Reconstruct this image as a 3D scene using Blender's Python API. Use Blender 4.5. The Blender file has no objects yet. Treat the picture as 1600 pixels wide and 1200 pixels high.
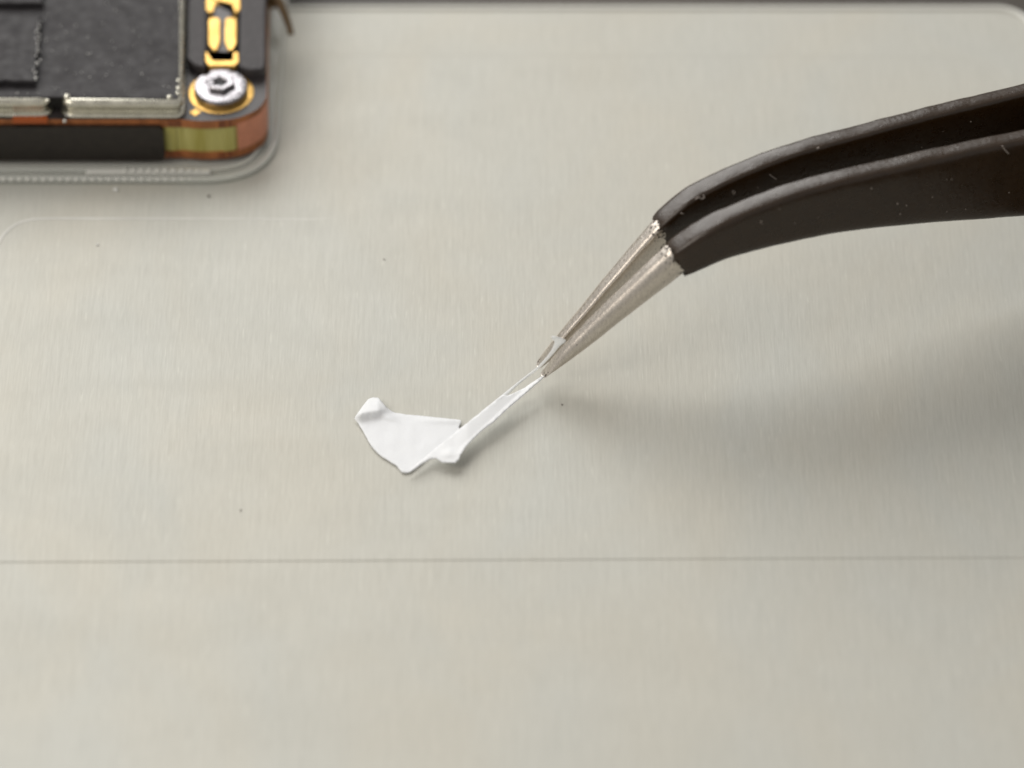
import bpy, math, random
from mathutils import Vector, noise
from mathutils.geometry import delaunay_2d_cdt

# ---------------------------------------------------------------- scene, 1 unit = 1 mm
S = bpy.context.scene
COL = S.collection
S.unit_settings.scale_length = 0.001
random.seed(4)
R = math.radians

# camera
PITCH, DIST, FPX = R(44.0), 175.0, 7000.0
CAM = Vector((0, -DIST * math.cos(PITCH), DIST * math.sin(PITCH)))
FWD = Vector((0, math.cos(PITCH), -math.sin(PITCH)))
UP = Vector((0, math.sin(PITCH), math.cos(PITCH)))
RT = Vector((1, 0, 0))
cd = bpy.data.cameras.new('camera')
cam = bpy.data.objects.new('camera', cd); COL.objects.link(cam)
cam.location = CAM
cam.rotation_euler = (R(90) - PITCH, 0, 0)
cd.sensor_width = 36; cd.lens = FPX / 1600 * 36
cd.clip_start = 1; cd.clip_end = 5000
cd.dof.use_dof = True
cd.dof.focus_distance = 175.6
cd.dof.aperture_fstop = 0.037
cd.dof.aperture_blades = 0
S.camera = cam

# world: dim even room light
W = bpy.data.worlds.new('World'); S.world = W; W.use_nodes = True
wb = W.node_tree.nodes['Background']
wb.inputs[0].default_value = (1.0, 0.965, 0.92, 1); wb.inputs[1].default_value = 0.41

def area(name, loc, target, sx, sy, power, color):
    l = bpy.data.lights.new(name, 'AREA'); l.shape = 'RECTANGLE'
    l.size = sx; l.size_y = sy; l.energy = power; l.color = color
    o = bpy.data.objects.new(name, l); COL.objects.link(o)
    o.location = loc
    o.rotation_euler = (Vector(target) - Vector(loc)).to_track_quat('-Z', 'Y').to_euler()
    return o
area('softbox', (-165, 265, 255), (-4, -4, 0), 400, 270, 1620000, (1, .985, .955))
area('side_softbox', (-165, -75, 165), (0, -5, 0), 130, 110, 210000, (1, .93, .84))

S.view_settings.view_transform = 'Standard'
S.view_settings.look = 'None'
S.view_settings.exposure = 0
S.view_settings.gamma = 1

# ---------------------------------------------------------------- helpers
def ray(px, py):
    return (FWD * FPX + RT * (px - 800) + UP * (600 - py)).normalized()
def at(px, py, z=0.0):
    d = ray(px, py); k = (z - CAM.z) / d.z
    return CAM + d * k
def proj(p):
    v = Vector(p) - CAM; k = FPX / v.dot(FWD)
    return 800 + v.dot(RT) * k, 600 - v.dot(UP) * k

def tag(o, label=None, cat=None, group=None, kind=None):
    if label: o['label'] = label
    if cat: o['category'] = cat
    if group: o['group'] = group
    if kind: o['kind'] = kind
    return o
def thing(name, loc, label, cat):
    o = bpy.data.objects.new(name, None); COL.objects.link(o); o.location = loc
    return tag(o, label, cat)
def wloc(o):
    v = Vector((0, 0, 0))
    while o is not None:
        v += o.location; o = o.parent
    return v
def mk(name, vs, fs, mat, parent=None, smooth=True, mats=None, fmi=None, auto=None, base=None):
    """one mesh object from world-space vertices"""
    b = Vector(base) if base is not None else (wloc(parent) if parent else Vector((0, 0, 0)))
    me = bpy.data.meshes.new(name)
    me.from_pydata([tuple(Vector(v) - b) for v in vs], [], fs)
    for m in (mats or [mat]): me.materials.append(m)
    if fmi:
        for p, i in zip(me.polygons, fmi): p.material_index = i
    import bmesh
    bm = bmesh.new(); bm.from_mesh(me)
    bmesh.ops.recalc_face_normals(bm, faces=bm.faces); bm.to_mesh(me); bm.free()
    if smooth:
        me.polygons.foreach_set('use_smooth', [True] * len(me.polygons))
        me.set_sharp_from_angle(angle=auto if auto else R(38))
        for p in me.polygons:
            if len(p.vertices) > 4: p.use_smooth = False
    o = bpy.data.objects.new(name, me); COL.objects.link(o)
    if parent:
        o.parent = parent
        if base is not None: o.location = b - wloc(parent)
    elif base is not None: o.location = b
    return o

def roundpoly(pts, r, n=6):
    """round the corners of a closed xy polygon"""
    out = []; N = len(pts)
    for i in range(N):
        p0, p1, p2 = Vector(pts[i - 1][:2]), Vector(pts[i][:2]), Vector(pts[(i + 1) % N][:2])
        rr = r[i] if isinstance(r, (list, tuple)) else r
        a, b = (p0 - p1), (p2 - p1)
        rr = min(rr, a.length * .49, b.length * .49)
        if rr < 1e-4: out.append(p1); continue
        A, B = p1 + a.normalized() * rr, p1 + b.normalized() * rr
        for k in range(n + 1):
            t = k / n
            out.append(A * (1 - t) ** 2 + p1 * 2 * t * (1 - t) + B * t * t)
    return out
def area2(p):
    return sum(p[i - 1].x * p[i].y - p[i].x * p[i - 1].y for i in range(len(p)))
def offset(poly, d):
    """offset outward by d"""
    s = 1 if area2(poly) > 0 else -1
    out = []; N = len(poly)
    for i in range(N):
        t = (poly[(i + 1) % N] - poly[i]).normalized() + (poly[i] - poly[i - 1]).normalized()
        if t.length < 1e-6: out.append(poly[i]); continue
        t.normalize(); nrm = Vector((t.y, -t.x)) * s
        out.append(poly[i] + nrm * d)
    return out
def loft(poly, prof, capb=True, capt=True):
    """poly xy, prof list of (offset,z) bottom->top"""
    vs, fs = [], []; N = len(poly)
    for d, z in prof:
        q = offset(poly, d) if abs(d) > 1e-6 else poly
        vs += [(p.x, p.y, z) for p in q]
    for k in range(len(prof) - 1):
        for i in range(N):
            j = (i + 1) % N
            fs.append((k * N + i, k * N + j, (k + 1) * N + j, (k + 1) * N + i))
    if capb: fs.append(tuple(range(N))[::-1])
    if capt: fs.append(tuple((len(prof) - 1) * N + i for i in range(N)))
    return vs, fs
def pxpoly(pts, z):
    return [at(x, y, z).to_2d() for x, y in pts]
def slab(name, pts, z0, z1, mat, parent, r=.1, bev=.04, **k):
    poly = roundpoly(pxpoly(pts, z1), r)
    bev = min(bev, (z1 - z0) * .4)
    vs, fs = loft(poly, [(0, z0), (0, z1 - bev), (-bev * .3, z1 - bev * .3), (-bev, z1)])
    return mk(name, vs, fs, mat, parent, auto=R(25), **k)
def lathe(c, prof, n=48, rot=0, mod=None, close=False):
    vs, fs = [], []
    for k, (r, z) in enumerate(prof):
        for i in range(n):
            a = 2 * math.pi * i / n + rot
            rr = r * (mod(a, r, z) if mod else 1)
            vs.append((c[0] + rr * math.cos(a), c[1] + rr * math.sin(a), z))
    for k in range(len(prof) - 1):
        for i in range(n):
            j = (i + 1) % n
            fs.append((k * n + i, k * n + j, (k + 1) * n + j, (k + 1) * n + i))
    fs.append(tuple(range(n))[::-1])
    fs.append(tuple((len(prof) - 1) * n + i for i in range(n)))
    return vs, fs
def tube(path, rad, n=8, flat=1.0):
    vs, fs = [], []; M = len(path)
    for i, p in enumerate(path):
        p = Vector(p)
        d = (Vector(path[min(i + 1, M - 1)]) - Vector(path[max(i - 1, 0)])).normalized()
        side = d.cross(Vector((0, 0, 1)))
        if side.length < 1e-3: side = Vector((1, 0, 0))
        side.normalize(); up = side.cross(d)
        r = rad(i / (M - 1)) if callable(rad) else rad
        for k in range(n):
            a = 2 * math.pi * k / n
            vs.append(p + side * r * math.cos(a) + up * r * flat * math.sin(a))
    for i in range(M - 1):
        for k in range(n):
            j = (k + 1) % n
            fs.append((i * n + k, i * n + j, (i + 1) * n + j, (i + 1) * n + k))
    fs.append(tuple(range(n))); fs.append(tuple((M - 1) * n + k for k in range(n)))
    return vs, fs
def ball(c, r, n=8, m=5, sq=1.0, jit=0.0):
    vs, fs = [], []
    for i in range(m + 1):
        th = math.pi * i / m
        for k in range(n):
            a = 2 * math.pi * k / n
            j = 1 + jit * random.uniform(-1, 1)
            vs.append((c[0] + r * j * math.sin(th) * math.cos(a), c[1] + r * j * math.sin(th) * math.sin(a), c[2] + r * sq * j * math.cos(th)))
    for i in range(m):
        for k in range(n):
            q = (k + 1) % n
            fs.append((i * n + k, i * n + q, (i + 1) * n + q, (i + 1) * n + k))
    return vs, fs
def join(parts):
    V, F = [], []
    for vs, fs in parts:
        b = len(V); V += list(vs); F += [tuple(i + b for i in f) for f in fs]
    return V, F
def crom(P, n):
    """catmull-rom through tuples, n samples per span"""
    out = []; P = [Vector(p) for p in P]; N = len(P)
    for i in range(N - 1):
        p0, p1, p2, p3 = P[max(i - 1, 0)], P[i], P[i + 1], P[min(i + 2, N - 1)]
        for k in range(n):
            t = k / n
            out.append(.5 * ((2 * p1) + (p2 - p0) * t + (2 * p0 - 5 * p1 + 4 * p2 - p3) * t * t + (3 * p1 - p0 - 3 * p2 + p3) * t ** 3))
    out.append(P[-1]); return out

# ---------------------------------------------------------------- materials
def mat(name, col, rough=.5, metal=0., bump=0., bscale=5., colvar=0., cscale=3., rvar=0., stretch=(1, 1, 1), coat=0., spec=.5, col2=None, detail=4., **extra):
    m = bpy.data.materials.new(name); m.use_nodes = True
    nt = m.node_tree; P = nt.nodes['Principled BSDF']; L = nt.links.new
    P.inputs['Base Color'].default_value = (*col, 1)
    P.inputs['Roughness'].default_value = rough; P.inputs['Metallic'].default_value = metal
    P.inputs['Specular IOR Level'].default_value = spec
    P.inputs['Coat Weight'].default_value = coat
    for k, v in extra.items(): P.inputs[k.replace('_', ' ')].default_value = v
    tc = nt.nodes.new('ShaderNodeTexCoord'); mp = nt.nodes.new('ShaderNodeMapping')
    mp.inputs['Scale'].default_value = stretch; L(tc.outputs['Object'], mp.inputs[0])
    if colvar or col2:
        n = nt.nodes.new('ShaderNodeTexNoise'); n.inputs['Scale'].default_value = cscale; n.inputs['Detail'].default_value = detail
        L(mp.outputs[0], n.inputs['Vector'])
        r = nt.nodes.new('ShaderNodeValToRGB')
        r.color_ramp.elements[0].position = .3; r.color_ramp.elements[1].position = .7
        c2 = col2 or tuple(min(1, c * (1 + colvar)) for c in col)
        c1 = col if col2 else tuple(c * (1 - colvar) for c in col)
        r.color_ramp.elements[0].color = (*c1, 1); r.color_ramp.elements[1].color = (*c2, 1)
        L(n.outputs[0], r.inputs[0]); L(r.outputs[0], P.inputs['Base Color'])
    if rvar:
        n = nt.nodes.new('ShaderNodeTexNoise'); n.inputs['Scale'].default_value = cscale * 1.7; n.inputs['Detail'].default_value = 5
        L(mp.outputs[0], n.inputs['Vector'])
        r = nt.nodes.new('ShaderNodeMapRange'); r.inputs[1].default_value = .3; r.inputs[2].default_value = .7
        r.inputs[3].default_value = max(.02, rough - rvar); r.inputs[4].default_value = min(1, rough + rvar)
        L(n.outputs[0], r.inputs[0]); L(r.outputs[0], P.inputs['Roughness'])
    if bump:
        n = nt.nodes.new('ShaderNodeTexNoise'); n.inputs['Scale'].default_value = bscale; n.inputs['Detail'].default_value = 6
        L(mp.outputs[0], n.inputs['Vector'])
        b = nt.nodes.new('ShaderNodeBump'); b.inputs['Strength'].default_value = 1; b.inputs['Distance'].default_value = bump
        L(n.outputs[0], b.inputs['Height']); L(b.outputs[0], P.inputs['Normal'])
    return m

def plate_material():
    m = bpy.data.materials.new('brushed_plate'); m.use_nodes = True
    nt = m.node_tree; P = nt.nodes['Principled BSDF']; L = nt.links.new; N = nt.nodes.new
    tc = N('ShaderNodeTexCoord')
    def nz(scale, st, det, dist=0):
        mp = N('ShaderNodeMapping'); mp.inputs['Scale'].default_value = st; L(tc.outputs['Object'], mp.inputs[0])
        n = N('ShaderNodeTexNoise'); n.inputs['Scale'].default_value = scale; n.inputs['Detail'].default_value = det
        n.inputs['Distortion'].default_value = dist
        L(mp.outputs[0], n.inputs['Vector']); return n.outputs[0]
    fine = nz(1, (9, .35, 1), 3)          # long brush lines running away from the viewer
    short = nz(1, (16, 1.3, 1), 2)        # short scratches
    blot = nz(1, (.16, .11, 1), 3, .6)    # faint tint patches
    a = N('ShaderNodeMath'); a.operation = 'MULTIPLY_ADD'; L(fine, a.inputs[0]); a.inputs[1].default_value = .55
    b = N('ShaderNodeMath'); b.operation = 'MULTIPLY'; L(short, b.inputs[0]); b.inputs[1].default_value = .45
    L(b.outputs[0], a.inputs[2])
    r = N('ShaderNodeValToRGB'); L(a.outputs[0], r.inputs[0])
    r.color_ramp.elements[0].position = .3; r.color_ramp.elements[1].position = .72
    r.color_ramp.elements[0].color = (.425, .418, .376, 1); r.color_ramp.elements[1].color = (.492, .485, .438, 1)
    rb = N('ShaderNodeValToRGB'); L(blot, rb.inputs[0])
    rb.color_ramp.elements[0].position = .35; rb.color_ramp.elements[1].position = .68
    rb.color_ramp.elements[0].color = (1, .99, .975, 1); rb.color_ramp.elements[1].color = (.975, .993, 1.015, 1)
    mx = N('ShaderNodeMix'); mx.data_type = 'RGBA'; mx.blend_type = 'MULTIPLY'; mx.inputs[0].default_value = 1
    L(r.outputs[0], mx.inputs[6]); L(rb.outputs[0], mx.inputs[7]); L(mx.outputs[2], P.inputs['Base Color'])
    P.inputs['Metallic'].default_value = .15; P.inputs['Roughness'].default_value = .62
    P.inputs['Specular IOR Level'].default_value = .25
    scr = nz(1, (7, .9, 1), 1, .15)       # sparse pale nicks and smears
    sr = N('ShaderNodeMapRange'); L(scr, sr.inputs[0]); sr.inputs[1].default_value = .67; sr.inputs[2].default_value = .78; sr.inputs[3].default_value = 0; sr.inputs[4].default_value = .28
    sm = N('ShaderNodeMix'); sm.data_type = 'RGBA'; L(sr.outputs[0], sm.inputs[0]); L(mx.outputs[2], sm.inputs[6]); sm.inputs[7].default_value = (.60, .60, .54, 1)
    L(sm.outputs[2], P.inputs['Base Color'])
    cl = nz(1, (.10, .22, 1), 4, 1.5)     # greasy patches change the gloss
    rr = N('ShaderNodeMapRange'); L(cl, rr.inputs[0]); rr.inputs[1].default_value = .3; rr.inputs[2].default_value = .7; rr.inputs[3].default_value = .49; rr.inputs[4].default_value = .56
    L(rr.outputs[0], P.inputs['Roughness'])
    bp = N('ShaderNodeBump'); bp.inputs['Distance'].default_value = .012; bp.inputs['Strength'].default_value = .5
    L(a.outputs[0], bp.inputs['Height']); L(bp.outputs[0], P.inputs['Normal'])
    return m
M_plate = plate_material()
M_groove = mat('groove_shade', (.36, .37, .33), .5, .3, colvar=.06, stretch=(.5, .5, 1))
M_table = mat('dark_table', (.05, .04, .028), .5, colvar=.3, cscale=.05, bump=.05, bscale=1)
M_ridge = mat('ridge_plastic', (.68, .68, .64), .4, .0, colvar=.03)
M_ridge2 = mat('ridge_pale', (.54, .535, .50), .5, .0, colvar=.1, cscale=.5)

def metal_tip():
    m = mat('brushed_steel', (.66, .61, .55), .32, 1.0, bump=.010, bscale=1.5, colvar=.16, cscale=1.5, rvar=.08, stretch=(1, 1, 1))
    nt = m.node_tree; L = nt.links.new; N = nt.nodes.new
    P = nt.nodes['Principled BSDF']
    for n in nt.nodes:                       # grind marks across the tips
        if n.type == 'MAPPING':
            n.inputs['Rotation'].default_value = (0, R(38), R(12)); n.inputs['Scale'].default_value = (16, 4, 4)
    # spatter of black coating near the coating's edge
    tc = N('ShaderNodeTexCoord')
    v = N('ShaderNodeTexNoise'); v.inputs['Scale'].default_value = 7.5; v.inputs['Detail'].default_value = 1.5; L(tc.outputs['Object'], v.inputs['Vector'])
    at_ = N('ShaderNodeAttribute'); at_.attribute_name = 'spatter'
    th = N('ShaderNodeMapRange'); L(at_.outputs['Fac'], th.inputs[0])
    th.inputs[1].default_value = 0; th.inputs[2].default_value = 1; th.inputs[3].default_value = .78; th.inputs[4].default_value = .5
    g = N('ShaderNodeMath'); g.operation = 'GREATER_THAN'; L(v.outputs[0], g.inputs[0]); L(th.outputs[0], g.inputs[1])
    old = P.inputs['Base Color'].links[0].from_socket
    mx = N('ShaderNodeMix'); mx.data_type = 'RGBA'; L(g.outputs[0], mx.inputs[0]); L(old, mx.inputs[6]); mx.inputs[7].default_value = (.03, .02, .012, 1)
    L(mx.outputs[2], P.inputs['Base Color'])
    iv = N('ShaderNodeMath'); iv.operation = 'SUBTRACT'; iv.inputs[0].default_value = 1; L(g.outputs[0], iv.inputs[1])
    L(iv.outputs[0], P.inputs['Metallic'])
    return m
M_steel = metal_tip()
M_coat = mat('black_coating', (.023, .011, .003), .30, 0, bump=.012, bscale=6, colvar=.12, cscale=2, rvar=.05, spec=.55)
M_sheet = mat('white_film', (.91, .93, .96), .45, 0, bump=.012, bscale=3, Subsurface_Weight=.15, Subsurface_Scale=.35, Subsurface_Radius=(1, .95, .85), spec=.35)
_nt = M_sheet.node_tree; _P = _nt.nodes['Principled BSDF']; _t = _nt.nodes.new('ShaderNodeBsdfTranslucent'); _t.inputs[0].default_value = (.95, .95, .93, 1)
_m = _nt.nodes.new('ShaderNodeMixShader'); _m.inputs[0].default_value = .2
_nt.links.new(_P.outputs[0], _m.inputs[1]); _nt.links.new(_t.outputs[0], _m.inputs[2]); _nt.links.new(_m.outputs[0], _nt.nodes['Material Output'].inputs[0])
M_mask = mat('solder_mask', (.035, .030, .031), .42, 0, colvar=.2, cscale=2, bump=.01, bscale=12)
M_copper = mat('copper_edge', (.36, .13, .045), .45, .25, colvar=.3, cscale=1.2, stretch=(2, 2, .3), bump=.02, bscale=6)
M_copperpad = mat('copper_pad', (.62, .26, .16), .45, .3, colvar=.08, cscale=3, bump=.01, bscale=8)
M_fr4 = mat('fibreglass', (.34, .30, .06), .5, 0, bump=.05, bscale=4, col2=(.50, .47, .17), cscale=1.8, stretch=(1.6, 1.6, .12), detail=6)
M_tape = mat('black_tape', (.016, .012, .009), .45, 0, bump=.01, bscale=4, colvar=.25)
M_film = mat('graphite_film', (.026, .024, .026), .6, 0, bump=.002, bscale=1.2, colvar=.15, cscale=1.2, rvar=.1, spec=.3)
M_foam = mat('dark_foam', (.035, .031, .033), .6, 0, bump=.03, bscale=8, colvar=.25, cscale=4)
M_black = mat('deep_black', (.006, .005, .004), .6)
M_tin = mat('tinned_shield', (.66, .64, .55), .28, 1, bump=.012, bscale=5, colvar=.1, cscale=2, rvar=.1)
M_solder = mat('solder', (.75, .74, .70), .22, 1)
M_gold = mat('gold_plate', (.66, .41, .12), .38, .85, bump=.02, bscale=6, colvar=.12, cscale=3, rvar=.1)
M_nut = mat('nickel', (.28, .27, .285), .27, 1, bump=.03, bscale=3, colvar=.12, rvar=.12)
M_scuff = mat('scuff_grey', (.16, .15, .16), .4, .7)
M_hole = mat('thread_dark', (.03, .03, .032), .4, .6)
M_orange = mat('orange_part', (.36, .075, .01), .4)
M_brown = mat('brown_wire', (.12, .075, .035), .4, .5, colvar=.2)
M_dustw = mat('pale_dust', (.7, .7, .68), .7)
M_dustd = mat('dark_dust', (.24, .225, .20), .7)
M_lint = mat('lint_fibre', (.30, .26, .23), .6)
def clear_plastic(nm='clear_plastic', lo=.12, hi=.75):
    m = bpy.data.materials.new(nm); m.use_nodes = True
    nt = m.node_tree; P = nt.nodes['Principled BSDF']; N = nt.nodes.new; L = nt.links.new
    P.inputs['Base Color'].default_value = (.8, .81, .78, 1); P.inputs['Roughness'].default_value = .22
    tr = N('ShaderNodeBsdfTransparent'); tr.inputs[0].default_value = (.93, .94, .92, 1)
    lw = N('ShaderNodeLayerWeight'); lw.inputs[0].default_value = .55
    mr = N('ShaderNodeMapRange'); mr.inputs[3].default_value = lo; mr.inputs[4].default_value = hi; L(lw.outputs['Facing'], mr.inputs[0])
    mx = N('ShaderNodeMixShader'); L(mr.outputs[0], mx.inputs[0]); L(tr.outputs[0], mx.inputs[1]); L(P.outputs[0], mx.inputs[2])
    L(mx.outputs[0], nt.nodes['Material Output'].inputs[0])
    return m
M_bead = mat('bead_plastic', (.62, .62, .585), .3, 0)
M_clear = clear_plastic()
M_clear2 = clear_plastic('frosted_plastic', .32, .95)

# ---------------------------------------------------------------- setting: plate and table
def build_plate():
    y_back = at(800, 12).y; xr = at(1606, 60).x + .25
    y_gr = at(800, 876).y
    XL, YF = -75., -62.
    # outline with rounded back right corner; mesh in strips along y so that the groove is a real recess
    prof = [(YF, 0), (y_gr - .075, 0), (y_gr - .03, -.028), (y_gr + .03, -.028), (y_gr + .075, 0), (y_back - 3.2, 0)]
    rad = 1.5
    for k in range(1, 9): pass
    ys = [(y, z) for y, z in prof]
    for k in range(1, 11):
        a = math.pi / 2 * k / 10
        ys.append((y_back - rad + rad * math.sin(a) * .9995, 0))
    vs, fs = [], []
    for y, z in ys:
        dy = y - (y_back - rad)
        xe = xr if dy <= 0 else xr - rad + math.sqrt(max(0, rad * rad - dy * dy))
        tilt = lambda x: (x * -.0008)
        for k in range(13):
            x = XL + (xe - XL) * k / 12
            vs.append((x, y + (x * .0052 + .02 * math.sin(x * .11) if abs(y - y_gr) < .2 else 0), z))
    for i in range(len(ys) - 1):
        for k in range(12):
            a = i * 13 + k; fs.append((a, a + 1, a + 14, a + 13))
    # edge skirt
    rim = [i * 13 + 12 for i in range(len(ys))] + [(len(ys) - 1) * 13 + k for k in range(11, -1, -1)] + [i * 13 for i in range(len(ys) - 2, -1, -1)] + list(range(1, 12))
    b = len(vs)
    for i in rim:
        v = vs[i]; vs.append((v[0], v[1], -1.5))
    for k in range(len(rim)):
        j = (k + 1) % len(rim); fs.append((rim[k], rim[j], b + j, b + k))
    o = mk('plate', vs, fs, M_plate, smooth=False); tag(o, kind='structure')
    # turned-up bright rim along the back and right edges
    path = [(XL, y_back - .05, .02), (xr - rad, y_back - .05, .02)]
    for k in range(1, 10):
        a = math.pi / 2 * (1 - k / 10)
        path.append((xr - rad + (rad - .05) * math.cos(a), y_back - rad + (rad - .05) * math.sin(a), .03))
    path += [(xr - .05, y_back - rad, .03), (xr - .05, YF, .02)]
    v, f = tube(path, .11, 8); mk('rim', v, f, M_ridge, o)
    # shallow raised line parallel to the back edge
    yl = at(800, 88).y; r2 = 3.0
    path = [(at(432, 80).x, yl + .2, -.02), (at(520, 80).x, yl + .1, 0.0), (xr - 1.2 - r2, yl, 0.0)]
    for k in range(1, 9):
        a = math.pi / 2 * (1 - k / 8); path.append((xr - 1.2 - r2 + r2 * math.cos(a), yl - r2 + r2 * math.sin(a), 0.0))
    v, f = tube(path, .05, 8, .16); mk('ridge', v, f, M_plate, o)
    # pale ridge in front of the board
    pts = [(-30, 430), (-8, 392), (4, 370), (22, 353), (45, 344.5), (75, 342), (150, 342), (300, 342), (400, 342.5), (470, 343), (515, 341), (545, 334)]
    path = [at(x, y, -.015) for x, y in pts]
    path = crom(path, 5)
    v, f = tube(path, lambda t: .085 * (1 if t < .5 else max(.25, 1 - (t - .5) * 1.5)), 8, .5); mk('ridge', v, f, M_ridge2, o)
    return o
plate = build_plate()
tz = -4
mk('table', [(-900, -900, tz), (900, -900, tz), (900, 1500, tz), (-900, 1500, tz)], [(0, 1, 2, 3)], M_table)['kind'] = 'structure'

# ---------------------------------------------------------------- tweezers
YAW = R(18)
U = Vector((math.cos(YAW), math.sin(YAW), 0)); SQ = Vector((math.sin(YAW), -math.cos(YAW), 0))
TIPZ = 0.55
P0 = at(843, 586, TIPZ); P0.z = 0
def Wt(t):   # distance between the outer faces
    K = [(-1, .9), (0, 1.0), (2, 1.62), (4, 2.3), (6.2, 2.84), (10, 2.96), (20, 3.4), (35, 4.6), (60, 6.2), (85, 5.0), (105, 2.4), (140, 2.4)]
    for (a, b), (c, d) in zip(K, K[1:]):
        if t <= c: 
            s = (t - a) / (c - a); return b + (d - b) * s
    return K[-1][1]
def Tt(t):   # thickness of one arm
    K = [(-1, .40), (0, .42), (2, .66), (4, .84), (6.2, .94), (10, .86), (20, .78), (60, 1.1), (140, 1.15)]
    for (a, b), (c, d) in zip(K, K[1:]):
        if t <= c:
            s = (t - a) / (c - a); return b + (d - b) * s
    return K[-1][1]
def P3(t, w, z): return P0 + U * t + SQ * w + Vector((0, 0, z))
def hit(px, py, wf):
    """(t,z) where the line of sight meets the arm's face w = wf(t)"""
    d = ray(px, py); t = 0
    for _ in range(30):
        w = wf(t)
        q = P0 + SQ * w
        k = (q - CAM).dot(SQ) / d.dot(SQ)
        X = CAM + d * k
        t = (X - P0).dot(U)
    return t, X.z
pairs = [((846, 581), (844, 590)), ((866, 553), (868, 576)), ((888, 528), (900, 553)), ((912, 503), (930, 530)), ((944, 470), (965, 502)),
         ((987, 428), (1010, 467)), ((1020, 396), (1045, 441)), ((1045, 374), (1073, 421)), ((1094, 341), (1124, 399)),
         ((1150, 315), (1180, 383)), ((1225, 287), (1250, 367)), ((1300, 266), (1318, 355)), ((1375, 249), (1390, 347)),
         ((1450, 232), (1462, 341)), ((1525, 216), (1535, 336)), ((1600, 201), (1610, 331))]
top = [hit(a[0], a[1], lambda t: Wt(t) / 2 - Tt(t)) for a, b in pairs]
bot = [hit(b[0], b[1], lambda t: Wt(t) / 2 - Tt(t) * .45) for a, b in pairs]
dtz = lambda L, i: (L[i][0] - L[i - 2][0], L[i][1] - L[i - 2][1])
sl_t = dtz(top, -1)[1] / dtz(top, -1)[0]; sl_b = dtz(bot, -1)[1] / dtz(bot, -1)[0]
for e in (8, 18, 32, 50, 70, 90):
    top.append((top[15][0] + e, top[15][1] + sl_t * .85 * e * (1 - e / 400)))
    hgt = 4.8 + min(e, 40) * .11 - max(0, e - 50) * .1
    bot.append((bot[15][0] + e, top[-1][1] - hgt))
print('profile', [(round(a[0], 1), round(a[1], 2), round(b[0], 1), round(b[1], 2)) for a, b in zip(top, bot)])
NS = 9
ST = crom([(*a, *b) for a, b in zip(top, bot)], NS)
NC = 36
def sections(side, i0, i1, grow, ragged, coated):
    vs, fs = [], []; rows = 0; att = []
    idx = list(range(i0, i1 + 1))
    for q, i in enumerate(idx):
        f = ST[i]; tt, zt, tb, zb = f
        for k in range(NC):
            a = 2 * math.pi * k / NC
            ca, sa = math.cos(a), math.sin(a)
            # ragged front edge of the coating
            fi = float(i)
            if ragged and q < 4:
                fi = i + (noise.noise(Vector((k * .45, side * 7, 1))) * 2.2 + noise.noise(Vector((k * 1.3, side * 3, 5))) * .9) * (1 - q / 4)
            lo = max(0, min(len(ST) - 2, int(fi))); fr = fi - lo
            g = ST[lo] * (1 - fr) + ST[lo + 1] * fr
            T = Vector((g[0], g[1])); B = Vector((g[2], g[3])); c = (T + B) / 2; Nn = (T - B) / 2
            s = max(0, min(1, (c.x - 5.5) / 6)) if not coated else 1
            tip = max(0, min(1, c.x / 9))
            if coated:
                e_out, e_in = 2 / 5.0, 2 / 8.0
            else:
                e_out, e_in = 2 / 2.0, 2 / 5.0
            outer = ca > 0
            e = e_out if outer else e_in
            A = math.copysign(abs(sa) ** (e), sa)           # along height
            Bc = math.copysign(abs(ca) ** (e), ca)          # along thickness, + = outer
            h = Nn.length
            th = Tt(c.x)
            gr = grow * (min(1, q / 2.0) if ragged else 1)
            tap = (.15, .60, .88)[i] if (not coated and i < 3) else 1
            hh = (h + gr) * tap
            P = c + Nn.normalized() * A * hh
            n1 = noise.noise(Vector((P.x * 1.1, P.y * 1.1, side * 9 + Bc)))
            n2 = noise.noise(Vector((P.x * 3.7, P.y * 3.7, side * 5 + Bc * 2)))
            amp = (.014 * n1 + .007 * n2) if coated else .006 * n1
            P += Nn.normalized() * A * amp * (1.6 if A > .5 else .6)
            split = .5
            w = Wt(P.x) / 2 - th * .5 + (th * .5 + gr) * Bc * tap + amp * Bc
            vs.append(P3(P.x, side * w, P.y))
            att.append(max(0, 1 - abs(i - 7 * NS) / 16.0) ** 1.3 + (.55 if i < 4 else 0))
        rows += 1
    for r in range(rows - 1):
        for k in range(NC):
            j = (k + 1) % NC
            fs.append((r * NC + k, r * NC + j, (r + 1) * NC + j, (r + 1) * NC + k))
    fs.append(tuple(range(NC))); fs.append(tuple((rows - 1) * NC + k for k in range(NC)))
    return vs, fs, att
tw = thing('tweezers', P0 + Vector((0, 0, 0)), 'black coated curved tweezers with bare steel tips, reaching in from the right', 'tweezers')
LAST = len(ST) - 1
iC = int(7 * NS - 1)
for side in (-1, 1):
    vs, fs, att = sections(side, 0, iC + 6, 0, False, False)
    arm = mk('arm', vs, fs, M_steel, tw, auto=R(60))
    a = arm.data.attributes.new('spatter', 'FLOAT', 'POINT'); a.data.foreach_set('value', att[:len(arm.data.vertices)])
    vs, fs, _ = sections(side, iC, LAST, .035, True, True)
    c = mk('coating', vs, fs, M_coat, arm, auto=R(60))
    tag(arm, 'steel arm nearer the viewer' if side > 0 else 'steel arm farther from the viewer')
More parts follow.
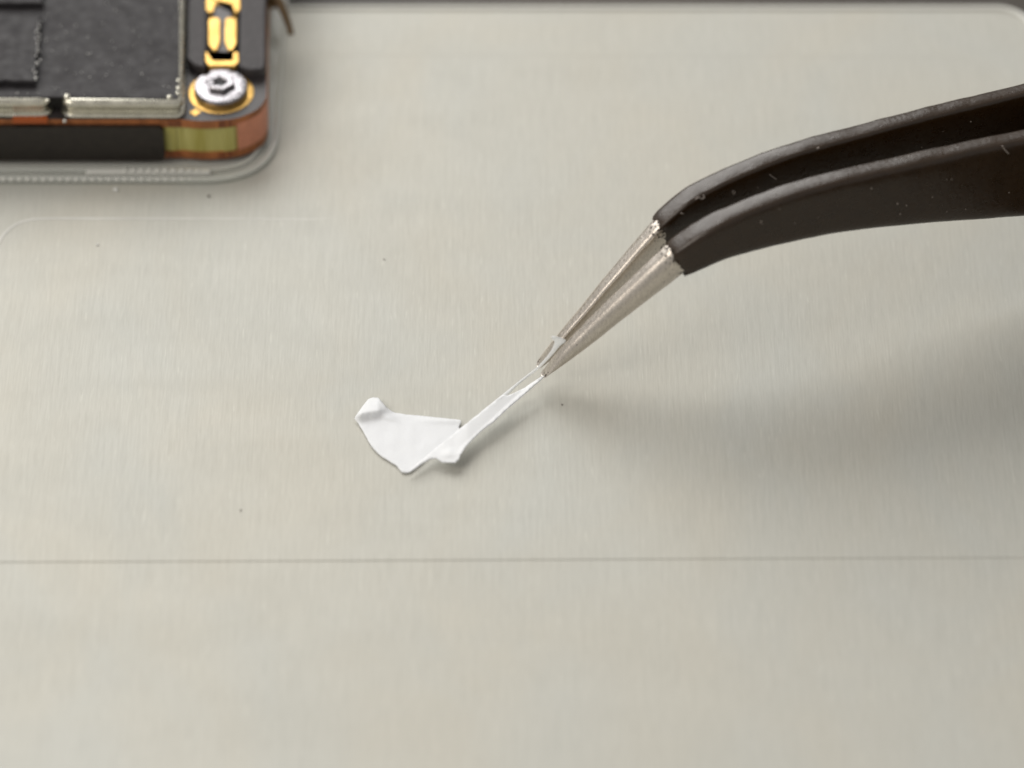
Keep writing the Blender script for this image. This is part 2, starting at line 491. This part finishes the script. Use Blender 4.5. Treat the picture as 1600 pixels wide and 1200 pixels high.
# block that joins the arms far outside the picture
e = ST[-1]
vs, fs = [], []
for q, t in enumerate((e[0] - 8, e[0] + 1)):
    for (w, z) in ((-1.1, -4.2), (1.1, -4.2), (1.1, 0.1), (-1.1, 0.1)):
        vs.append(P3(t, w, e[1] + z - (0 if q else .3)))
fs = [(0, 1, 2, 3), (4, 5, 6, 7), (0, 1, 5, 4), (1, 2, 6, 5), (2, 3, 7, 6), (3, 0, 4, 7)]
mk('joint', vs, fs, M_coat, tw, smooth=False)
# dust and lint caught on the coating
def face_pt(px, py, lift=.06):
    t, z = hit(px, py, lambda t: Wt(t) / 2 + lift); return P3(t, Wt(t) / 2 + lift, z)
def inner_pt(px, py, lift=.08):
    t, z = hit(px, py, lambda t: -Wt(t) / 2 + Tt(t) + lift); return P3(t, -Wt(t) / 2 + Tt(t) + lift, z)
bits = []
for pts, fn in (([(1087, 311), (1092, 308), (1096, 311), (1101, 308), (1099, 305)], inner_pt), ([(1203, 273), (1207, 276), (1210, 278), (1213, 280)], inner_pt),
                ([(1566, 228), (1570, 234), (1576, 240)], face_pt), ([(1064, 333), (1068, 334)], inner_pt), ([(1276, 232), (1280, 230)], inner_pt)):
    bits.append(tube(crom([fn(*p) for p in pts], 4), .022, 5))
for k in range(22):
    x = random.uniform(1100, 1600)
    if random.random() < .5:
        y = 355 - (x - 1100) * .04 - random.uniform(0, 60); p = face_pt(x, y, .05)
    else:
        y = 305 - (x - 1100) * .3 + random.uniform(8, 28); p = inner_pt(x, y, .05)
    bits.append(ball(p, random.uniform(.015, .035), 5, 4))
v, f = join(bits); tag(mk('lint', v, f, M_lint, tw), kind='stuff')
for px in (1065, 1112, 1225, 1375, 1525):   # debugging: far arm silhouette
    pass
_o = []
for i in range(0, 16 * NS, 2 * NS):
    f = ST[i]; p = proj(P3(f[0], -Wt(f[0]) / 2 + .1, f[1])); _o.append((round(p[0]), round(p[1])))
print('far top', _o)

# ---------------------------------------------------------------- white adhesive film being lifted
sh = thing('adhesive_sheet', at(640, 700), 'torn piece of thin white film with one strip pulled up by the tweezers', 'adhesive film')
def inside(p, poly):
    c = False; n = len(poly)
    for i in range(n):
        x1, y1 = poly[i]; x2, y2 = poly[i - 1]
        if (y1 > p[1]) != (y2 > p[1]) and p[0] < (x2 - x1) * (p[1] - y1) / (y2 - y1) + x1: c = not c
    return c
def dens(poly, step=4):
    out = []
    for i in range(len(poly)):
        a, b = Vector(poly[i]), Vector(poly[(i + 1) % len(poly)])
        n = max(1, int((b - a).length / step))
        for k in range(n):
            q = a.lerp(b, k / n)
            if n > 1 and k: q += Vector((noise.noise(Vector((q.x * .35, q.y * .35, 0))), noise.noise(Vector((q.x * .35, q.y * .35, 9))))) * .7
            out.append((q.x, q.y))
    return out
def patch(name, outline, zf, thick, parent, m, step=3.2):
    poly = dens(outline)
    pts = [Vector(p) for p in poly]
    xs = [p[0] for p in poly]; ys = [p[1] for p in poly]
    y = min(ys)
    row = 0
    while y < max(ys):
        x = min(xs) + (step / 2 if row % 2 else 0)
        while x < max(xs):
            if inside((x, y), poly) and min((Vector((x, y)) - Vector(q)).length for q in poly) > step * .5: pts.append(Vector((x, y)))
            x += step
        y += step * .87; row += 1
    n = len(poly)
    co, ed, fa, *_ = delaunay_2d_cdt(pts, [(i, (i + 1) % n) for i in range(n)], [tuple(range(n))], 1, 1e-4)
    vs = [at(c.x, c.y, zf(c.x, c.y)) for c in co]
    o = mk(name, vs, [tuple(f) for f in fa], m, parent, auto=R(80))
    so = o.modifiers.new('thickness', 'SOLIDIFY'); so.thickness = thick; so.offset = 0; so.use_rim = True
    return o
def gz(x, y, cx, cy, sx, sy, rot=0):
    dx, dy = x - cx, y - cy
    c, s = math.cos(rot), math.sin(rot)
    u, v = dx * c + dy * s, -dx * s + dy * c
    return math.exp(-(u / sx) ** 2 - (v / sy) ** 2)
def seg(x, y, a, b):
    ax, ay = a; bx, by = b; L2 = (bx - ax) ** 2 + (by - ay) ** 2
    t = ((x - ax) * (bx - ax) + (y - ay) * (by - ay)) / L2
    d = ((x - ax) * (by - ay) - (y - ay) * (bx - ax)) / math.sqrt(L2)
    return t, d
main = [(554, 654), (562, 642), (575, 624.5), (583, 621.5), (591, 622), (601, 634), (609, 641), (617, 645.5), (640, 648.5), (657, 650), (690, 653.5), (719.5, 656.5), (720.5, 660), (717, 668), (719, 673),
        (700, 690), (680, 706), (660, 722), (642, 737), (634, 739), (628, 738), (620, 728), (597, 714), (588, 706), (580, 697), (569, 677), (560, 662)]
def zmain(x, y):
    z = .07
    yc = 657 - (x - 552) * .20 + 1.2 * noise.noise(Vector((x * .15, 3, 0)))     # crease; the corner stands up behind it
    dd = yc - 9 - y
    hump = .27 * (math.exp(-(dd / 9) ** 2) if dd < 0 else 1 / (1 + math.exp((dd - 16) / 6)) * 1.06)
    z += hump * max(0, min(1, (613 - x) / 22)) * max(.35, min(1, (x - 549) / 14))
    z += .06 * gz(x, y, 606, 652, 14, 5, .4)
    z += .05 * math.exp(-((y - 657) / 5.0) ** 2) * max(0, min(1, (x - 640) / 60))
    z += .014 * noise.noise(Vector((x * .045, y * .045, 2)))
    return max(.045, z)
o = patch('torn_sheet', main, zmain, .04, sh, M_sheet, 2.4)
strip = [(638, 738.5), (655, 722), (680, 701.5), (700, 686), (717, 671.5), (733, 659), (757, 640), (785, 617.5), (790, 617.5), (792, 619), (797, 617), (820, 606.5), (838, 594), (846, 589), (853, 586),
         (846, 593), (835, 602), (820, 615.5), (795, 637), (770, 660), (752, 673.5), (740, 685.5), (728, 698), (719, 711), (717.5, 718), (711, 723.5), (700, 723), (691, 722.5), (685, 718.5), (681, 716), (672, 717.5), (660, 724), (648, 733)]
def ridge_y(x):
    K = [(630, 745), (638, 738.5), (680, 701.5), (717, 671.5), (757, 640), (785, 617.5), (807, 600), (840, 573), (860, 557)]
    for a, b in zip(K, K[1:]):
        if x <= b[0]: return a[1] + (b[1] - a[1]) * (x - a[0]) / (b[0] - a[0])
    return K[-1][1]
def zstrip(x, y):
    s = max(0, min(1, (x - 636) / 208))
    zr = .16 + .34 * min(1, s * 2.2) + .36 * max(0, s - .35) / .65
    d = max(0, (y - ridge_y(x)))
    drop = min(1, d / (14 + 26 * (1 - s)))
    z = zr * (1 - .32 * drop * (1 - s * .55)) + .07
    z += .07 * gz(x, y, 704, 710, 12, 7) + .007 * math.sin(d * 1.3 + 1.5 * noise.noise(Vector((x * .03, y * .03, 7))))
    return max(.06, z)
patch('lifted_strip', strip, zstrip, .05, sh, M_sheet, 2.6)
# narrow strand running up between the jaws, ending in a flared tab in front of the far jaw
def zstr(x, y):
    t, z = hit(x, y, lambda t: .0 + .28 * max(0, min(1, (t + .2) / .9))); return z
edgeL = [(752, 643.5), (768, 630.8), (790, 613.2), (807, 599.5), (824, 586), (837, 575.5), (843, 569.5), (850, 562), (856, 555), (861, 548), (865, 540), (866.5, 534), (862.5, 528.5), (862.2, 525.8), (866, 525)]
edgeR = [(753, 644.5), (770, 633), (793, 617), (809, 601.5), (826, 588), (839.5, 577.5), (846, 571.5), (854, 563.5), (861, 556), (867, 549), (872, 543), (877, 538), (882.5, 534.5), (883, 530.5), (872, 527.5)]
zs = []
rows = []
L_, R_ = crom([Vector((*p, 0)) for p in edgeL], 4), crom([Vector((*p, 0)) for p in edgeR], 4)
vs, fs = [], []
for i, (a, b) in enumerate(zip(L_, R_)):
    xm = (a.x + b.x) / 2; ym = (a.y + b.y) / 2
    blend = max(0, min(1, (xm - 780) / 60))
    tz_ = hit(xm, ym, lambda t: .34 * max(0, min(1, (t + .2) / 1.0)))[1]
    z0 = zstrip(xm, ridge_y(xm)) if xm < 845 else 0
    for k in range(5):
        p = a.lerp(b, k / 4)
        w = .10 + .45 * max(0, min(1, (xm - 838) / 25))
        d = ray(p.x, p.y); q = P0 + SQ * w
        kk = (q - CAM).dot(SQ) / d.dot(SQ); X1 = CAM + d * kk
        X0 = at(p.x, p.y, zstrip(xm, ridge_y(xm)) - .07 * max(0, min(1, (796 - xm) / 30)))
        X = X0.lerp(X1, blend * blend * (3 - 2 * blend))
        X -= ray(p.x, p.y) * (.04 * math.sin(k / 4 * math.pi))
        vs.append(X)
for i in range(len(L_) - 1):
    for k in range(4):
        a = i * 5 + k; fs.append((a, a + 1, a + 6, a + 5))
M_strand = M_sheet.copy(); M_strand.name = 'thin_white_film'
for n_ in M_strand.node_tree.nodes:
    if n_.type == 'MIX_SHADER': n_.inputs[0].default_value = .5
o = mk('strand', vs, fs, M_strand, sh, auto=R(80))
so = o.modifiers.new('thickness', 'SOLIDIFY'); so.thickness = .045; so.offset = 0

# ---------------------------------------------------------------- clear tray under the board
tr = thing('plastic_tray', at(380, 285), 'clear moulded plastic tray with rounded corner under the circuit board', 'plastic tray')
XLt, YBt = at(-260, 288).x, at(300, -330).y
c1 = at(431, 288.5)
tray_poly = roundpoly([(XLt, c1.y), (c1.x, c1.y), (c1.x + .15, YBt), (XLt, YBt)], [.2, 3.1, 3, .2], 16)
v, f = loft(tray_poly, [(-.02, .004), (0, .03), (0, .08), (-.03, .10)]); mk('base', v, f, M_clear, tr, auto=R(25))
for d, z, r in ((-.10, .17, .10), (-.66, .2, .07)):
    q = offset(tray_poly, d)
    path = [(p.x, p.y, z) for p in q[7:]]
    # front run, corner and right run
    keep = [(p.x, p.y, z) for p in q if True]
    seq = keep[0:1] + keep[1:]
    path = [p for p in keep if p[1] < YBt - 1.2]
    path = sorted([p for p in path if p[0] < c1.x - 3.2], key=lambda p: p[0])[:1] + [p for p in path if p[0] >= c1.x - 3.2]
    path.append((c1.x + .12 + d, YBt - .8, z))
    v, f = tube(path, r, 8); mk('rim', v, f, M_clear2, tr)
bx0, bx1 = at(134, 266, .25), at(330, 266, .25)
poly = roundpoly([(bx0.x, bx0.y - .14), (bx1.x, bx1.y - .14), (bx1.x, bx1.y + .14), (bx0.x, bx0.y + .14)], .13, 5)
v, f = loft(poly, [(0, .1), (0, .2), (-.06, .27)]); bar = mk('raised_bar', v, f, M_bead, tr, auto=R(25))
b0 = ball((0, 0, 0), .105, 8, 5, .8)
bead_me = None
n = 0
for row, (xa, xb, py) in enumerate(((-160, 345, 280), (196, 320, 266))):
    x = xa
    while x < xb:
        p = at(x, py, .2 if row == 0 else .29)
        if bead_me is None:
            o = mk('bead', b0[0], b0[1], M_bead, tr, base=(0, 0, 0)); bead_me = o.data
        else:
            o = bpy.data.objects.new('bead', bead_me); COL.objects.link(o); o.parent = tr
        o.location = p - wloc(tr)
        fade = 1 if x < 290 else max(.5, 1 - (x - 290) / 90)
        o.scale = (fade, fade, fade)
        x += 12.7
# ---------------------------------------------------------------- circuit board
bd = thing('circuit_board', at(330, 250, .1), 'stacked phone circuit board with tinned shields, gold contacts and copper edge', 'circuit board')
ZB, ZL, ZS, ZT = .32, .68, 1.98, 2.4
outl_px = [(-220, 186), (285, 186.5), (315, 189), (354, 187), (375, 183), (392, 176), (405, 168), (413, 157), (416, 144), (416, 90), (416, 20), (418, -60), (422, -300), (-220, -300)]
outl = pxpoly(outl_px, ZT)
outl = [Vector(p) for p in outl]
def refine(poly, n=3, skip=(0,)):
    return poly
front = crom([Vector((p.x, p.y)) for p in outl[1:10]], 4)
outl = [outl[0]] + [Vector((p.x, p.y)) for p in front] + outl[10:]
def wall(name, z0, z1, d, m, mtop=None):
    v, f = loft(outl, [(d, z0), (d, z1)])
    fm = [0] * (len(f) - 1) + [1] if mtop else None
    return mk(name, v, f, m, bd, mats=[m, mtop] if mtop else None, fmi=fm, auto=R(25))
wall('lower_board', ZB, ZL, 0, M_copper)
wall('spacer_frame', ZL, ZS, -.07, M_fr4)
ub = wall('upper_board', ZS, ZT, 0, M_copper, M_mask)
# small raised copper steps along the edges of both boards
def edge_strip(name, px0, px1, z0, z1, d0, d1, m, parent, n=24, r=0.0):
    """a strip that follows the board outline between two picture columns"""
    F = [p for p in outl[:len(outl) - 2]]
    # arc length sampling
    P = F; seglen = [0]
    for a, b in zip(P, P[1:]): seglen.append(seglen[-1] + (b - a).length)
    def pt(s):
        for i in range(len(P) - 1):
            if s <= seglen[i + 1]:
                t = (s - seglen[i]) / max(1e-9, seglen[i + 1] - seglen[i]); return P[i].lerp(P[i + 1], t), (P[i + 1] - P[i]).normalized()
        return P[-1], (P[-1] - P[-2]).normalized()
    def find(px):
        s = 0
        while s < seglen[-1]:
            q, _ = pt(s)
            if proj((q.x, q.y, (z0 + z1) / 2))[0] >= px: return s
            s += .03
        return seglen[-1]
    if isinstance(px1, tuple): s1 = find(px1[0]) + px1[1]
    else: s1 = find(px1)
    s0 = find(px0)
    vs, fs = [], []
    for i in range(n + 1):
        s = s0 + (s1 - s0) * i / n
        q, dr = pt(s); nr = Vector((dr.y, -dr.x))
        lo, hi = z0, z1
        if r:
            e = min(s - s0, s1 - s) 
            if e < r:
                k = r - math.sqrt(max(0, r * r - (r - e) ** 2)); lo += k; hi -= k
        a, b = q + nr * d0, q + nr * d1
        vs += [(a.x, a.y, lo), (b.x, b.y, lo), (b.x, b.y, hi), (a.x, a.y, hi)]
    for i in range(n):
        for k in range(4):
            j = (k + 1) % 4; fs.append((i * 4 + k, i * 4 + j, i * 4 + 4 + j, i * 4 + 4 + k))
    fs.append((0, 1, 2, 3)); fs.append(tuple(n * 4 + k for k in range(4)))
    return mk(name, vs, fs, m, parent, auto=R(30))
edge_strip('copper_pad', 371, (413, 1.4), ZL + .02, ZS + .12, -.12, .015, M_copperpad, bd, 30)
edge_strip('tape', -200, 256, ZB + .03, ZS + .14, -.06, .20, M_tape, bd, 90, .22)
M_copper2 = mat('copper_edge_dark', (.22, .07, .025), .5, .2, colvar=.3, cscale=2)
for a, b in ((262, 282), (341, 352), (356, 362)):
    edge_strip('copper_tab', a, b, ZS + .03, ZT - .05, -.05, .03, M_copper2, bd, 6)
    edge_strip('copper_tab', a, b, ZB + .03, ZL - .02, -.05, .03, M_copper2, bd, 6)
edge_strip('fibre_tuft', 260, 275, ZL + .02, ZS - .02, -.1, -.02, M_fr4, bd, 6)
edge_strip('fibre_tuft', 347, 366, ZL + .02, ZS - .02, -.1, -.01, M_fr4, bd, 8)
edge_strip('orange_component', 20, 74, ZT - .14, ZT + .06, -.12, .10, M_orange, bd, 4)
# shields
def shield(pts, r):
    poly = roundpoly(pxpoly(pts, 3.2), r, 8)
    v, f = loft(poly, [(.05, ZT + .004), (.09, ZT + .05), (.08, ZT + .11), (.02, ZT + .16), (-.08, ZT + .18), (-.10, ZT + .26), (-.09, ZT + .38), (0, ZT + .46), (.02, 2.98), (.01, 3.08), (-.03, 3.15), (-.09, 3.20), (-.17, 3.22)])
    return mk('shield', v, f, M_tin, bd, auto=R(60))
s1 = shield([(-260, 158.5), (77, 158.5), (80, -330), (-260, -330)], [.1, .5, .1, .1])
s2 = shield([(97, 160), (285, 160.5), (294, -330), (97, -330)], [.5, .4, .1, .1])
tag(s1, 'left tinned shield with rounded front corner'); tag(s2, 'right tinned shield beside the gold standoff')
# graphite film across both shields
fp = roundpoly(pxpoly([(-260, 152), (86, 151.5), (279, 154), (286, -330), (-260, -330)], 3.26), [.05, .05, .2, .1, .1], 5)
fp2 = []
for p in fp:
    fp2.append(p)
v, f = loft(fp2, [(0, 3.225), (0, 3.245), (-.02, 3.26)]); mk('graphite_film', v, f, M_film, bd, auto=R(25))
v, f = loft(roundpoly(pxpoly([(72, 170), (104, 170), (104, 140), (72, 140)], 2.45), .02), [(0, ZT + .002), (0, 3.2)]); mk('gap_filler', v, f, M_black, bd)
# raised black pads on the film
def pad(pts, z1, sd):
    base = pxpoly(pts, z1); P = []
    for i in range(len(base)):
        a, b = base[i], base[(i + 1) % len(base)]
        n = max(1, int((b - a).length / .12))
        for k in range(n):
            q = a.lerp(b, k / n); 
            q += Vector((noise.noise(Vector((q.x * 2.6, q.y * 2.6, sd))), noise.noise(Vector((q.x * 2.6, q.y * 2.6, sd + 4))))) * .07
            P.append(q)
    v, f = loft(P, [(-.07, 3.262), (0, 3.31), (0, z1 - .04), (-.06, z1)])
    return mk('pad', v, f, M_film, bd, auto=R(40))
pad([(-260, 127), (10, 126), (55, 126), (59, 70), (64, 23), (-260, 22)], 3.55, 1)
pad([(-260, 3), (66, 4), (70, -60), (76, -330), (-260, -330)], 3.55, 2)
# dust on film and pads
bits = []
for k in range(150):
    x, y = random.uniform(0, 280), random.uniform(0, 150)
    if x < 66 and y < 130: continue
    bits.append(ball(at(x, y, 3.27), random.choice([.012, .015, .02, .03]), 5, 4, .8, .2))
for k in range(46):
    y = random.uniform(30, 126); x = 62 - (y - 23) * .07 + random.gauss(0, 1.8)
    bits.append(ball(at(x, y, 3.54), random.uniform(.02, .045), 5, 4, .8, .3))
v, f = join(bits); tag(mk('dust', v, f, M_dustw, bd), kind='stuff')
# blobs of tin on the shield corners, solder beads along the feet
bits = []
for x, y, r in ((105, 151, .15), (265, 152, .13), (279, 126, .10), (279, 138, .12), (278, 146, .10), (74, 157, .10)):
    v, f = ball(at(x, y, 3.24), r, 10, 8, .7, .04); mk('tin_blob', v, f, M_tin, bd)
bits = []
x = -40
while x < 284:
    if not 76 < x < 98:
        y = 178.5 + .008 * x
        if x > 270: y -= (x - 270) * .25
        bits.append(ball(at(x, y, ZT + .10), random.uniform(.05, .105), 8, 6, .7, .1))
    x += random.uniform(4, 17)
bits.append(ball(at(101, 189, ZT + .05), .09, 8, 6))
v, f = join(bits); tag(mk('solder_beads', v, f, M_solder, bd), kind='stuff')
# dark foam strips either side of the gold connector
slab('foam_strip', [(291.5, 90), (305, 101), (321, 105), (324, 60), (326, -330), (300, -330)], ZT + .002, 2.9, M_foam, bd, .12, .08)
slab('foam_strip', [(374, 103), (390, 109), (411, 108), (415, 98), (415.5, 20), (424, -330), (378, -330)], ZT + .002, 2.9, M_foam, bd, .15, .08)
slab('connector_base', [(323, 108), (371, 108), (376, -60), (323, -60)], ZT + .003, 2.66, M_black, bd, .1, .03)
slab('connector_body', [(333, 98), (362, 98), (362, 5), (334, 5)], 2.662, 2.80, mat('connector_plastic', (.10, .095, .10), .45, colvar=.3), bd, .05, .03)
gz1 = 2.90
slab('gold_contact', [(321, 80), (330, 80), (333, 94), (362, 94), (364, 80), (373, 81), (373.5, 96), (367, 103), (327, 103), (321, 95)], 2.67, gz1, M_gold, bd, .05, .04)
slab('gold_contact', [(322, -6), (375, -6), (375.5, 14), (369, 21), (363, 17), (361, 6), (336, 6), (334, 17), (328, 20), (322, 14)], 2.67, gz1, M_gold, bd, .05, .04)
slab('gold_contact', [(326, 30), (329, 27), (342, 27.5), (344, 32), (344, 64), (339, 78), (333, 78), (326, 68)], 2.67, gz1 + .03, M_gold, bd, .04, .04)
slab('gold_contact', [(352, 30), (355, 27), (368, 27.5), (370, 32), (369.5, 67), (364, 78), (357, 78), (351, 64)], 2.67, gz1 + .03, M_gold, bd, .04, .04)
# standoff
cc = at(345.5, 144.5, ZT + .02)
v, f = lathe(cc, [(1.34, ZT + .002), (1.34, ZT + .025), (1.30, ZT + .035), (.9, ZT + .036)], 64); mk('gold_ring', v, f, M_gold, bd)
def nick(a, r, z):
    a = a % (2 * math.pi)
    if .3 < r < .62:      # six-sided collar
        q = (a + .3) % (math.pi / 3) - math.pi / 6
        return .93 / math.cos(q) * (1 + .02 * math.sin(a * 2 + 1))
    if r > .95:
        for c, w, d in ((R(128), .16, .12), (R(63), .10, .05), (R(200), .08, .03)):
            if abs(a - c) < w: return 1 - d
    return 1
st = thing('x', (0, 0, 0), None, None); bpy.data.objects.remove(st)
v, f = lathe(cc, [(1.0, ZT + .03), (1.07, ZT + .06), (1.10, ZT + .12), (1.10, ZT + .30), (1.04, ZT + .39), (.98, ZT + .40), (.68, ZT + .44), (.60, ZT + .42), (.57, ZT + .43), (.55, ZT + .60), (.50, ZT + .64), (.32, ZT + .63), (.25, ZT + .58), (.20, ZT + .48)], 96, mod=nick)
so = mk('standoff', v, f, M_nut, bd, auto=R(30))
v, f = lathe(cc, [(.205, ZT + .482), (.20, ZT + .485), (.10, ZT + .486)], 32); mk('socket', v, f, M_hole, so)
bits = []
for (x, y, w, rot) in ((321, 136, .16, .5), (364, 119, .18, .3), (375, 141, .12, 1.2)):
    p = at(x, y, ZT + .372)
    v, f = tube([p + Vector((-w * math.cos(rot), -w * math.sin(rot), 0)), p + Vector((0, 0, .01)), p + Vector((w * math.cos(rot), w * math.sin(rot), 0))], .035, 6, .4)
    mk('scuff', v, f, M_scuff, so)
# plus shaped gold fiducial
px, py, zz = 305, 176, ZT
g = at(px, py, zz); a, b = .07, .20
pl = [Vector((g.x + x, g.y + y)) for x, y in ((-a, -b), (a, -b), (a, -a), (b, -a), (b, a), (a, a), (a, b), (-a, b), (-a, a), (-b, a), (-b, -a), (-a, -a))]
v, f = loft(pl, [(0, ZT + .001), (0, ZT + .03)]); mk('gold_mark', v, f, M_gold, bd, smooth=False)
# brown spring contact poking out past the board's right side
path = [at(398, -14, 2.2), at(425, -8, 2.2), at(436, 2, 2.1), at(444, 20, 1.9), at(450, 36, 1.7), at(455, 54, 1.5)]
v, f = tube(crom(path, 5), lambda t: .24 - .11 * t, 8, .6); mk('spring_contact', v, f, M_brown, bd)
v, f = tube([at(410, -12, 1.2), at(424, 0, 1.2), at(428, 8, 1.2)], lambda t: .35 - .15 * t, 8); mk('spring_contact', v, f, M_brown, bd)

# ---------------------------------------------------------------- specks on the plate
def speck(x, y, r, m, label, z=0):
    p = at(x, y, z + r * .6)
    v, f = ball((p.x, p.y, p.z), r, 7, 5, .7, .25)
    o = mk('dust_speck', v, f, m, base=(p.x, p.y, p.z)); tag(o, label, 'speck', 'dust specks on the plate')
speck(181, 296, .10, M_dustw, 'pale dust speck on the plate just in front of the beaded tray edge')
speck(326, 306, .07, M_dustd, 'dark dust speck on the plate just below the tray corner')
speck(152, 382, .05, M_dustw, 'tiny pale speck on the plate below the long pale ridge')
speck(376, 797, .038, M_dustd, 'tiny dark speck on the plate above the long groove, below left of the white film')
speck(878, 632, .035, M_dustd, 'tiny dark speck on the plate under the tweezer tips')
speck(600, 405, .034, M_dustd, 'tiny dark speck on the plate between the board and the white film')
